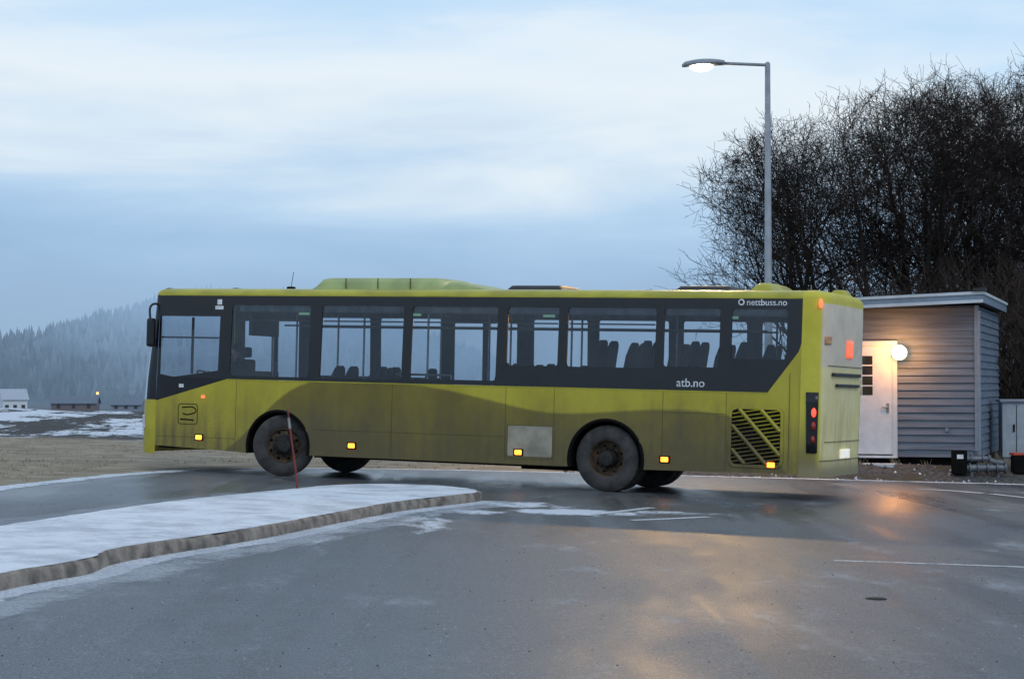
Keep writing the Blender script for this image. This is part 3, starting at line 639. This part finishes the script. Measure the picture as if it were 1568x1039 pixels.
def skinfig(name,joints,edges,mat,parent,sub=2):
    me=bpy.data.meshes.new(name); me.from_pydata([j[:3] for j in joints],edges,[]); ob=link(bpy.data.objects.new(name,me),parent)
    md=ob.modifiers.new('s','SKIN'); 
    for i,j in enumerate(joints):
        sv=me.skin_vertices[0].data[i]; sv.radius=(j[3],j[3]*(j[4] if len(j)>4 else 1)); sv.use_root=(i==0)
    md.use_smooth_shade=True; s2=ob.modifiers.new('u','SUBSURF'); s2.levels=s2.render_levels=sub; me.materials.append(mat); return ob
x0,y0=10.38,-.72
J=[(x0,y0,1.40,.15,),(x0-.03,y0,1.58,.13),(x0-.02,y0,1.80,.16,),(x0,y0,1.90,.07),(x0+.02,y0,1.98,.055),
 (x0,y0+.19,1.85,.065),(x0+.10,y0+.25,1.62,.05),(x0+.36,y0+.20,1.66,.04),(x0+.46,y0+.18,1.70,.03),
 (x0,y0-.19,1.85,.065),(x0+.10,y0-.25,1.62,.05),(x0+.36,y0-.20,1.66,.04),(x0+.46,y0-.18,1.70,.03),
 (x0+.12,y0+.10,1.36,.09),(x0+.46,y0+.14,1.40,.07),(x0+.56,y0+.14,1.02,.05),(x0+.70,y0+.14,.84,.04),
 (x0+.12,y0-.10,1.36,.09),(x0+.46,y0-.14,1.40,.07),(x0+.56,y0-.14,1.02,.05),(x0+.70,y0-.14,.84,.04)]
E=[(0,1),(1,2),(2,3),(3,4),(2,5),(5,6),(6,7),(7,8),(2,9),(9,10),(10,11),(11,12),(0,13),(13,14),(14,15),(15,16),(0,17),(17,18),(18,19),(19,20)]
skinfig('body',J,E,simple('driver_jacket',(.05,.06,.09),.9),drvE)
M_skin=simple('skin',(.5,.28,.2),.6,0,.1); M_hair=simple('hair',(.05,.035,.025),.9)
mb=MB(); mb.sphere((x0+.03,y0,2.10),.10,0,20,(1,.8,1.2)); mb.sphere((x0+.13,y0,2.085),.02,0,8,(1,.7,1.3)); 
for s in (-1,1): mb.sphere((x0+.02,y0+s*.082,2.09),.025,0,8,(.8,.4,1.2)); mb.sphere((x0+.115,y0+s*.033,2.115),.012,1,8)
mb.box((x0+.115,y0-.025,2.035),(x0+.122,y0+.025,2.043),1)
mb.sphere((x0+.01,y0,2.135),.108,1,18,(1,.84,1.0)); mb.tube([(x0+.02,y0,1.95),(x0+.02,y0,2.05)],.05,10)
for s in (-1,1):
    hx_=x0+.50; mb.rbox((hx_-.05,y0+s*.17-.03,1.67),(hx_+.03,y0+s*.17+.03,1.73),.02)
    for k in range(5): mb.tube([(hx_+.01,y0+s*.17+.012*(k-2),1.70),(hx_+.06,y0+s*.17+.012*(k-2),1.70-.005*k),(hx_+.05,y0+s*.17+.012*(k-2),1.665)],.008,5)
mb.obj('head_and_hands',[M_skin,M_hair],drvE,True)
mb=MB(); mb.rbox((x0-.2,y0-.24,1.22),(x0+.32,y0+.24,1.33),.05); mb.rbox((x0-.24,y0-.22,1.3),(x0-.14,y0+.22,1.95),.05); mb.rbox((x0-.22,y0-.12,1.98),(x0-.14,y0+.12,2.16),.04); mb.box((x0-.05,y0-.1,.76),(x0+.15,y0+.1,1.22)); mb.obj('driver_seat',M_seat,bus)

# ------------------------------------------------------------------ snow pole
mb=MB(); bx,by=-2.95,27.0; z=P(bx)+.10
mb.tube([(bx,by,z),(bx-.03,by,z+.3),(bx-.10,by,z+.8),(bx-.14,by,z+1.12)],[.016,.016,.014,.011],10); mb.tube([(bx-.108,by,z+.85),(bx-.127,by,z+1.0)],[.018,.017],10,1)
mb.obj('snow_marker_pole',[simple('marker_red',(.20,.035,.03),.6),simple('marker_reflector',(.30,.27,.25),.5)])

# ------------------------------------------------------------------ street lamp
M_galv=simple('galvanised_steel',(.30,.33,.37),.6,.1,.15,3); M_lampbulb=simple('lamp_lens',(1,.9,.7),.4,emit=(1,.86,.62),es=9)
LX,LY=5.76,44.0; LZ=H(LX,LY)
sl=empty('street_lamp',Matrix.Translation((LX,LY,LZ)))
HT=8.88-LZ
mb=MB(); mb.tube([(0,0,-.1),(0,0,1.2),(0,0,1.25),(0,0,HT)],[.12,.115,.095,.06],14); mb.tube([(.05,0,HT-.02),(-1.02,-.02,HT+.02)],.035,10); mb.sphere((0,0,HT),.06,0,10)
mb.obj('pole',M_galv,sl,True)
v=[];f=[];ns=14;nc=12
for i in range(ns+1):
    t=i/ns; x=-.98-.95*t; wv=.06+.13*math.sin(PI*min(1,t*.85+.12))**.7; top=.045+.07*math.sin(PI*min(1,t*.8+.1)); zc=HT+.02-.05*t*t
    if i==ns: wv*=.35; top*=.4
    for k in range(nc):
        a=2*PI*k/nc; v.append((x,-.02+wv*math.cos(a),zc+(top if math.sin(a)>0 else .045)*math.sin(a)))
for i in range(ns):
    for k in range(nc): f.append((i*nc+k,i*nc+(k+1)%nc,(i+1)*nc+(k+1)%nc,(i+1)*nc+k))
f+=[tuple(range(nc)),tuple(ns*nc+k for k in range(nc))]
mesh('luminaire_housing',v,f,M_galv,sl,True)
mb=MB(); mb.sphere((-1.50,-.02,HT-.045),.2,0,20,(1.35,.8,.62)); mb.obj('lens',M_lampbulb,sl,True)
li=bpy.data.lights.new('street_lamp_light','SPOT'); li.energy=2100; li.color=(1,.60,.24); li.shadow_soft_size=.15; li.spot_size=math.radians(88); li.spot_blend=.7
lo=bpy.data.objects.new('street_lamp_light',li); link(lo,sl); lo.location=(-1.50,-.02,HT-.22); lo.rotation_euler=(math.radians(-55),0,math.radians(-5))

# ------------------------------------------------------------------ cabin
CX,CY=9.03,38.0; CZ=.105
cab=empty('wooden_cabin',Matrix.Translation((CX,CY,CZ))@Matrix.Rotation(math.atan2(-.32,.947),4,'Z'))
M_side=simple('grey_cladding',(.135,.17,.22),.75,0,.22,3,.15,30,stretch=(.3,1,4)); M_trim=simple('white_trim',(.62,.66,.70),.6,0,.1,3); M_felt=simple('roof_felt',(.04,.045,.05),.8)
M_fas=simple('blue_grey_fascia',(.22,.28,.35),.6,0,.1)
CW,CD=3.6,5.0; wt=3.10
mb=MB(); mb.box((-CW,.03,.15),(-.03,CD,wt)); mb.obj('wall_core',M_side,cab)
mb=MB(); bh=.145; nb_=int((wt-.15)/bh)
for i in range(nb_+1):
    z=.15+i*bh; z1=min(z+bh,wt)
    mb.add([(-CW,-.005,z),(0,-.005,z),(0,.022,z1),(-CW,.022,z1),(-CW,.03,z),(0,.03,z)],[(0,1,2,3),(0,1,5,4)])
    mb.add([(.0,0,z),(.0,CD,z),(-.027,CD,z1),(-.027,0,z1),(-.03,0,z),(-.03,CD,z)],[(0,1,2,3),(0,1,5,4)])
    mb.add([(-CW,0,z),(-CW,CD,z),(-CW+.02,CD,z1),(-CW+.02,0,z1)],[(0,1,2,3)])
mb.obj('cladding',M_side,cab)
mb=MB(); mb.box((-.055,-.03,.13),(.02,.05,wt)); mb.box((-CW-.02,-.03,.13),(-CW+.06,.05,wt)); mb.obj('corner_boards',M_fas,cab)
mb=MB(); mb.box((-CW+.1,.1,-.2),(-.1,.3,.15)); mb.box((-CW+.1,CD-.3,-.2),(-.1,CD-.1,.15)); mb.box((-.3,.3,-.2),(-.1,CD-.3,.15)); mb.obj('plinth',M_dk,cab)
def rz(x): return wt+.06+.035*(x+.0)
def slab(b,x0,x1,y0,y1,dz0,dz1,m=0):
    b.add([(x0,y0,rz(x0)+dz0),(x1,y0,rz(x1)+dz0),(x1,y1,rz(x1)+dz0),(x0,y1,rz(x0)+dz0),(x0,y0,rz(x0)+dz1),(x1,y0,rz(x1)+dz1),(x1,y1,rz(x1)+dz1),(x0,y1,rz(x0)+dz1)],
          [(0,3,2,1),(4,5,6,7),(0,1,5,4),(1,2,6,5),(2,3,7,6),(3,0,4,7)],m)
mb=MB(); slab(mb,-CW-.25,.12,-.45,CD+.2,.0,.12,0); mb.obj('soffit',simple('soffit_boards',(.10,.10,.11),.8),cab)
mb=MB(); slab(mb,-CW-.27,.14,-.475,-.452,-.02,.17,0); slab(mb,.122,.145,-.45,CD+.2,-.02,.17,0); mb.obj('fascia',M_fas,cab)
mb=MB(); slab(mb,-CW-.28,.155,-.50,-.477,.13,.185,0); slab(mb,-CW-.28,.155,-.495,-.477,-.03,.03,0); slab(mb,.147,.17,-.5,CD+.2,.13,.185,0); mb.obj('fascia_trim',M_trim,cab)
mb=MB(); slab(mb,-CW-.25,.12,-.45,CD+.18,.122,.20,0); slab(mb,-.03,.2,-.55,-.2,.19,.25); mb.obj('roof_covering',M_felt,cab)
mb=MB(); dx0,dx1=-2.58,-1.63
mb.box((dx0-.09,-.05,.17),(dx0-.0,.0,2.42)); mb.box((dx1,-.05,.17),(dx1+.09,.0,2.42)); mb.box((dx0,-.05,2.33),(dx1,.0,2.42)); mb.obj('door_frame',M_trim,cab)
mb=MB(); mb.box((dx0+.002,-.03,.20),(dx1-.002,-.008,2.328),0)
for i in range(4):
    z=1.36+i*.20
    mb.box((-2.44,-.036,z),(-2.24,-.031,z+.17),1); mb.box((-2.22,-.036,z),(-2.02,-.031,z+.17),1)
mb.tube([(-1.72,-.06,1.12),(-1.84,-.06,1.12)],.012,8,2); mb.box((-1.75,-.045,1.02),(-1.70,-.031,1.20),2)
mb.obj('door',[simple('door_white',(.66,.69,.73),.5,0,.05),simple('door_glass',(.03,.035,.04),.08),M_pole],cab)
mb=MB(); mb.box((dx0-.1,-.16,.13),(dx1+.1,-.052,.17)); mb.box((dx0-.1,-.75,-.12),(dx1+.1,-.18,.03)); mb.obj('door_step',M_trim,cab)
M_globe=simple('globe_lamp',(1,.8,.5),.4,emit=(1,.70,.36),es=4)
mb=MB(); mb.sphere((-1.48,-.15,2.19),.15,0,20); mb.tube([(-1.48,0,2.19),(-1.48,-.06,2.19)],.09,16,1); mb.obj('wall_lamp',[M_globe,M_felt],cab,True)
li=bpy.data.lights.new('wall_lamp_light','POINT'); li.energy=60; li.color=(1,.38,.08); li.shadow_soft_size=.12
lo=bpy.data.objects.new('wall_lamp_light',li); link(lo,cab); lo.location=(-1.48,-.44,2.22)
mb=MB(); mb.box((-.62,-.03,.65),(-.56,-.006,.72)); mb.tube([(.03,-.02,.2),(.03,-.02,3.0)],.03,8); mb.obj('downpipe_and_socket',M_fas,cab)
pe=empty('pipe_manifold',Matrix.Translation((8.55,37.35,H(8.55,37.35))))
mb=MB(); mb.rbox((-.16,-.1,.05),(.10,.15,.50),.02,0); mb.box((-.10,-.112,.34),(.02,-.102,.42),1)
mb.obj('meter_box',[M_dk,M_white],pe)
mb=MB(); mb.tube([(.10,0,.16),(.85,.0,.16)],.075,14); mb.tube([(.10,0,.34),(.50,.0,.34),(.62,0,.28),(.80,0,.25)],.05,12)
for x in (.14,.30,.48,.66,.82): mb.tube([(x,0,.16),(x+.03,0,.16)],.11,14)
for x in (.18,.40,.52): mb.tube([(x,0,.34),(x+.025,0,.34)],.08,12)
mb.tube([(.3,0,.34),(.3,0,.50)],.025,8); mb.tube([(.22,0,.50),(.38,0,.50)],.015,6); mb.tube([(.2,0,-.02),(.2,0,.16)],.03,6); mb.tube([(.7,0,-.02),(.7,0,.16)],.03,6)
ob=mb.obj('pipes',simple('pipe_steel',(.16,.18,.20),.5,.5,.3,8),pe); sm_angle(ob,40)
ce=empty('utility_cabinet',Matrix.Translation((10.05,40.2,H(10,40.2)))@Matrix.Rotation(-.15,4,'Z'))
mb=MB(); mb.rbox((0,0,.12),(1.8,.8,1.25),.02); mb.obj('body',simple('cabinet_pale',(.42,.47,.52),.6,0,.1),ce)
mb=MB(); mb.rbox((-.05,-.06,1.25),(1.85,.86,1.31),.02); mb.box((.03,.05,0),(1.77,.75,.118)); mb.obj('lid_and_base',M_galv,ce)
mb=MB()
for x in (.28,.58,1.18): mb.box((x,-.006,.16),(x+.012,-.001,1.2))
for x in (.22,.50,1.10): mb.box((x,-.03,.65),(x+.03,-.001,.8))
mb.obj('door_gaps',M_dk,ce)
re_=empty('valve_box',Matrix.Translation((9.72,37.6,H(9.7,37.6))))
mb=MB(); mb.rbox((-.12,-.12,-.02),(.3,.2,.33),.03); mb.rbox((-.14,-.14,.33),(.32,.22,.38),.02,1); mb.obj('box',[M_dk,simple('red_lid',(.45,.06,.03),.5)],re_)
mb=MB()
for i in range(900):
    x=R.uniform(1,11); y=36.75+abs(R.gauss(0,.9)); r=R.uniform(.015,.05); z=max(H(x,y),P(x))
    o=len(mb.v); mb.v+=[(x+r*R.uniform(.7,1.2)*math.cos(k*1.57+.3),y+r*math.sin(k*1.57+.3),z-.01) for k in range(4)]+[(x+r*R.uniform(-.3,.3),y,z+r*R.uniform(.5,.9))]
    mb.f+=[(o+k,o+(k+1)%4,o+4) for k in range(4)]; mb.m+=[1 if R.random()<.15 else 0]*4
mb.obj('gravel_edge',[simple('gravel',(.10,.095,.09),.9),simple('snow_clod',(.7,.73,.78),.8)])
mb=MB()
def tuft(x,y,n,h):
    z=H(x,y)
    for _ in range(n):
        a=R.uniform(0,6.28); l=R.uniform(.4,1)*h; px=x+R.uniform(-.08,.08); py=y+R.uniform(-.08,.08); dx=.5*l*math.cos(a); dy=.5*l*math.sin(a); o=len(mb.v)
        mb.v+=[(px-.006,py,z),(px+.006,py,z),(px+dx,py+dy,z+l)]; mb.f.append((o,o+1,o+2)); mb.m.append(0)
for i in range(1100):
    tuft(R.uniform(-14,0),R.uniform(37,60),5,R.uniform(.03,.06))
for i in range(300): tuft(R.uniform(-11,-7.2),R.uniform(29,37),5,R.uniform(.03,.06))
for i in range(500): tuft(R.uniform(6,13),R.uniform(38,46),6,R.uniform(.08,.35))
mb.obj('dry_grass',simple('dry_grass_mat',(.28,.235,.165),.9))

# ------------------------------------------------------------------ bare trees
M_bark=simple('bark',(.030,.025,.023),.95,0,.3,5,.4,20,spec=.2)
M_twig=simple('twigs',(.036,.027,.024),.95,0,.3,1.5,spec=.15)
def tree(x,y,height,seed,stems=3,lean=0,spread=1.0):
    rr=random.Random(seed); V=[];F=[];MI=[]; z0=H(x,y)
    def seg(path,rad,n,m):
        base=len(V)
        for i,p in enumerate(path):
            t=(path[min(i+1,len(path)-1)]-path[max(i-1,0)]); 
            if t.length<1e-6: t=Vector((0,0,1))
            t.normalize(); u=t.cross(Vector((.3,1,.2))).normalized(); w=t.cross(u)
            for k in range(n):
                a=2*PI*k/n; q=p+(u*math.cos(a)+w*math.sin(a))*rad[i]; V.append((q.x,q.y,q.z))
        for i in range(len(path)-1):
            for k in range(n):
                k2=(k+1)%n; F.append((base+i*n+k,base+i*n+k2,base+(i+1)*n+k2,base+(i+1)*n+k)); MI.append(m)
    NCH=[10,8,7,4]
    # rounded crown envelope with an uneven edge
    def inside(q):
        dx=(q.x-x)/(height*.62); dz=(q.z-z0-height*.55)/(height*.57)
        e=.22*noise.noise(q*1.1+Vector((seed,0,0)))+.10*noise.noise(q*3.1)
        return dx*dx+(max(0,dz))**2 < 1.0+e
    def grow(p,d,L,r,lv):
        ns=(8,6,5,4,3)[lv]; path=[p.copy()]; rad=[r]; cur=p.copy(); dd=d.copy()
        wob=(.10,.16,.22,.28,.30)[lv]; cut=False
        for i in range(ns):
            dd=(dd+Vector((rr.gauss(0,wob),rr.gauss(0,wob),rr.gauss(0,wob)+(.05 if lv<2 else .07)))).normalized()
            cur=cur+dd*L/ns
            if not inside(cur) and i>0: cut=True
            path.append(cur.copy()); rad.append(max(.0046,r*(1-.85*(i+1)/ns)))
            if cut: break
        n_=len(path)-1
        seg(path,rad,(8,6,4,3,3)[lv],0 if lv<2 else 1)
        if lv<4:
            nc=NCH[lv]
            for c in range(nc):
                t=(.22 if lv else .24)+(.76 if lv else .74)*(c+rr.random())/nc; t=min(.99,t); k=int(t*ns); fr=t*ns-k
                r1,r2,r3,r4,r5,r6=rr.gauss(0,1),rr.gauss(0,1),rr.gauss(0,.6),rr.uniform(28,62),rr.uniform(.42,.62),rr.uniform(.8,1.15)
                if k>=n_: continue
                q=path[k].lerp(path[k+1],fr); ax=(path[k+1]-path[k]).normalized()
                pr=Vector((r1,r2,r3)); pr=(pr-ax*pr.dot(ax)).normalized()
                ang=math.radians(r4); nd=(ax*math.cos(ang)+pr*math.sin(ang)*spread).normalized()
                grow(q,nd,L*(.64-.30*t if lv==0 else r5)*r6,max(.006,rad[k]*rr.uniform(.45,.64)),lv+1)
    base=Vector((x,y,z0-.1))
    for s in range(stems):
        a=rr.uniform(0,6.28); d=Vector((math.cos(a)*.24+lean,math.sin(a)*.22,1)).normalized()
        grow(base+Vector((math.cos(a)*.15,math.sin(a)*.15,0)),d,height*rr.uniform(.86,1.02),.14*height/9,0)
    return mesh('bare_tree',V,F,[M_bark,M_twig],None,False,MI)
for t in [(8.3,50,7.4,11,4,-.03),(9.9,49,7.9,12,3,0),(11.3,51,8.5,13,4,0),(12.8,50,8.3,14,3,.0),(14.4,51.5,8.9,15,4,.02),(16.0,49,8.6,16,3,.0),(12.0,55,8.4,18,3,0)]:
    tree(t[0],t[1],t[2],t[3],t[4],t[5])
M_shr=simple('shrub_twigs',(.060,.045,.038),.95,0,.3,1.5,spec=.15)
def shrub(x,y,h,seed,n=17):
    rr=random.Random(seed); b=MB(); z=H(x,y)
    for i in range(n):
        p=Vector((x+rr.gauss(0,.5),y+rr.gauss(0,.5),z)); d=Vector((rr.gauss(0,.3),rr.gauss(0,.3),1)).normalized(); L=h*rr.uniform(.6,1)
        pts=[p]
        for k in range(5): d=(d+Vector((rr.gauss(0,.12),rr.gauss(0,.12),.02))).normalized(); pts.append(pts[-1]+d*L/5)
        b.tube(pts,[.02,.017,.014,.011,.008,.005],3,0,False)
        for k in range(1,6):
            for _ in range(5):
                d2=(d+Vector((rr.gauss(0,.6),rr.gauss(0,.6),rr.gauss(0,.3)))).normalized(); q=pts[k]; q2=q+d2*L*.16; q3=q2+(d2+Vector((rr.gauss(0,.3),rr.gauss(0,.3),.2))).normalized()*L*.14
                b.tube([q,q2,q3],[.008,.006,.004],3,0,False)
                for _2 in range(3):
                    q4=q2+(d2+Vector((rr.gauss(0,.6),rr.gauss(0,.6),.2))).normalized()*L*.10; b.tube([q2,q4],[.006,.004],3,0,False)
    b.obj('bare_shrub',M_shr)
for i,(x,y,h) in enumerate([(8.6,46.5,3.4),(9.6,47,3.8),(10.8,46,4.0),(12,46.5,4.2),(11.6,44.5,3.6),(13.1,46,4.4),(12.6,44,3.4),(7.9,48,3.2),(13.8,47.5,4.4),(12.2,49,4.4),(10.2,48,4.0),(11.3,47.8,4.2)]): shrub(x,y,h,50+i)

# ------------------------------------------------------------------ world, sun, camera
w=bpy.data.worlds.new('World'); sc.world=w; w.use_nodes=True; nt=w.node_tree; nt.nodes.clear(); g=N(nt)
out=g.n('ShaderNodeOutputWorld')
sky=g.n('ShaderNodeTexSky'); sky.sky_type='NISHITA'; sky.sun_disc=False; sky.sun_elevation=math.radians(40); sky.sun_rotation=math.radians(200)
b1=g.n('ShaderNodeBackground'); g.l(sky.outputs[0],b1.inputs[0]); b1.inputs[1].default_value=.010
tc=g.n('ShaderNodeTexCoord').outputs['Generated']; sp=g.n('ShaderNodeSeparateXYZ'); g.l(tc,sp.inputs[0])
n1=g.noise(g.mapping(tc,(1.6,1.6,7),(0,.25,0)),2.2,3,.5,.5); n2=g.noise(g.mapping(tc,(3,3,13),(0,-.30,0),(3,1,2)),2.2,4,.6,.4)
el=g.math('ADD',sp.outputs[2],g.math('MULTIPLY',g.math('SUBTRACT',n1,.5),.11)); el=g.math('ADD',el,g.math('MULTIPLY',g.math('SUBTRACT',n2,.5),.06))
el=g.math('ADD',el,g.math('MULTIPLY',sp.outputs[0],.04))
rp_=g.n('ShaderNodeValToRGB'); cr=rp_.color_ramp; cr.interpolation='B_SPLINE'
stops=[(0,(.26,.40,.59)),(.05,(.28,.44,.66)),(.085,(.36,.54,.77)),(.11,(.50,.66,.83)),(.135,(.76,.83,.88)),(.160,(.78,.85,.90)),(.185,(.52,.71,.90)),(.25,(.40,.61,.86)),(.4,(.43,.58,.76)),(1,(.46,.56,.69))]
cr.elements[0].color=stops[0][1]+(1,); cr.elements[1].color=stops[-1][1]+(1,)
for p,c in stops[1:-1]:
    e=cr.elements.new(p); e.color=c+(1,)
g.l(el,rp_.inputs[0])
b2=g.n('ShaderNodeBackground'); g.l(rp_.outputs[0],b2.inputs[0]); b2.inputs[1].default_value=1.0
ad=g.n('ShaderNodeAddShader'); g.l(b1.outputs[0],ad.inputs[0]); g.l(b2.outputs[0],ad.inputs[1]); g.l(ad.outputs[0],out.inputs[0])
s=bpy.data.lights.new('sun','SUN'); s.energy=.5; s.angle=math.radians(25); s.color=(1,.96,.93); so=bpy.data.objects.new('sun',s); sc.collection.objects.link(so)
so.rotation_euler=(math.radians(50),0,math.radians(20))
cam=bpy.data.cameras.new('camera'); cam.sensor_width=36; cam.lens=68.88; cam.clip_end=20000; cam.clip_start=.1
co=bpy.data.objects.new('camera',cam); sc.collection.objects.link(co); co.location=(0,0,1.65); co.rotation_euler=(math.radians(90+1.346),0,0); sc.camera=co
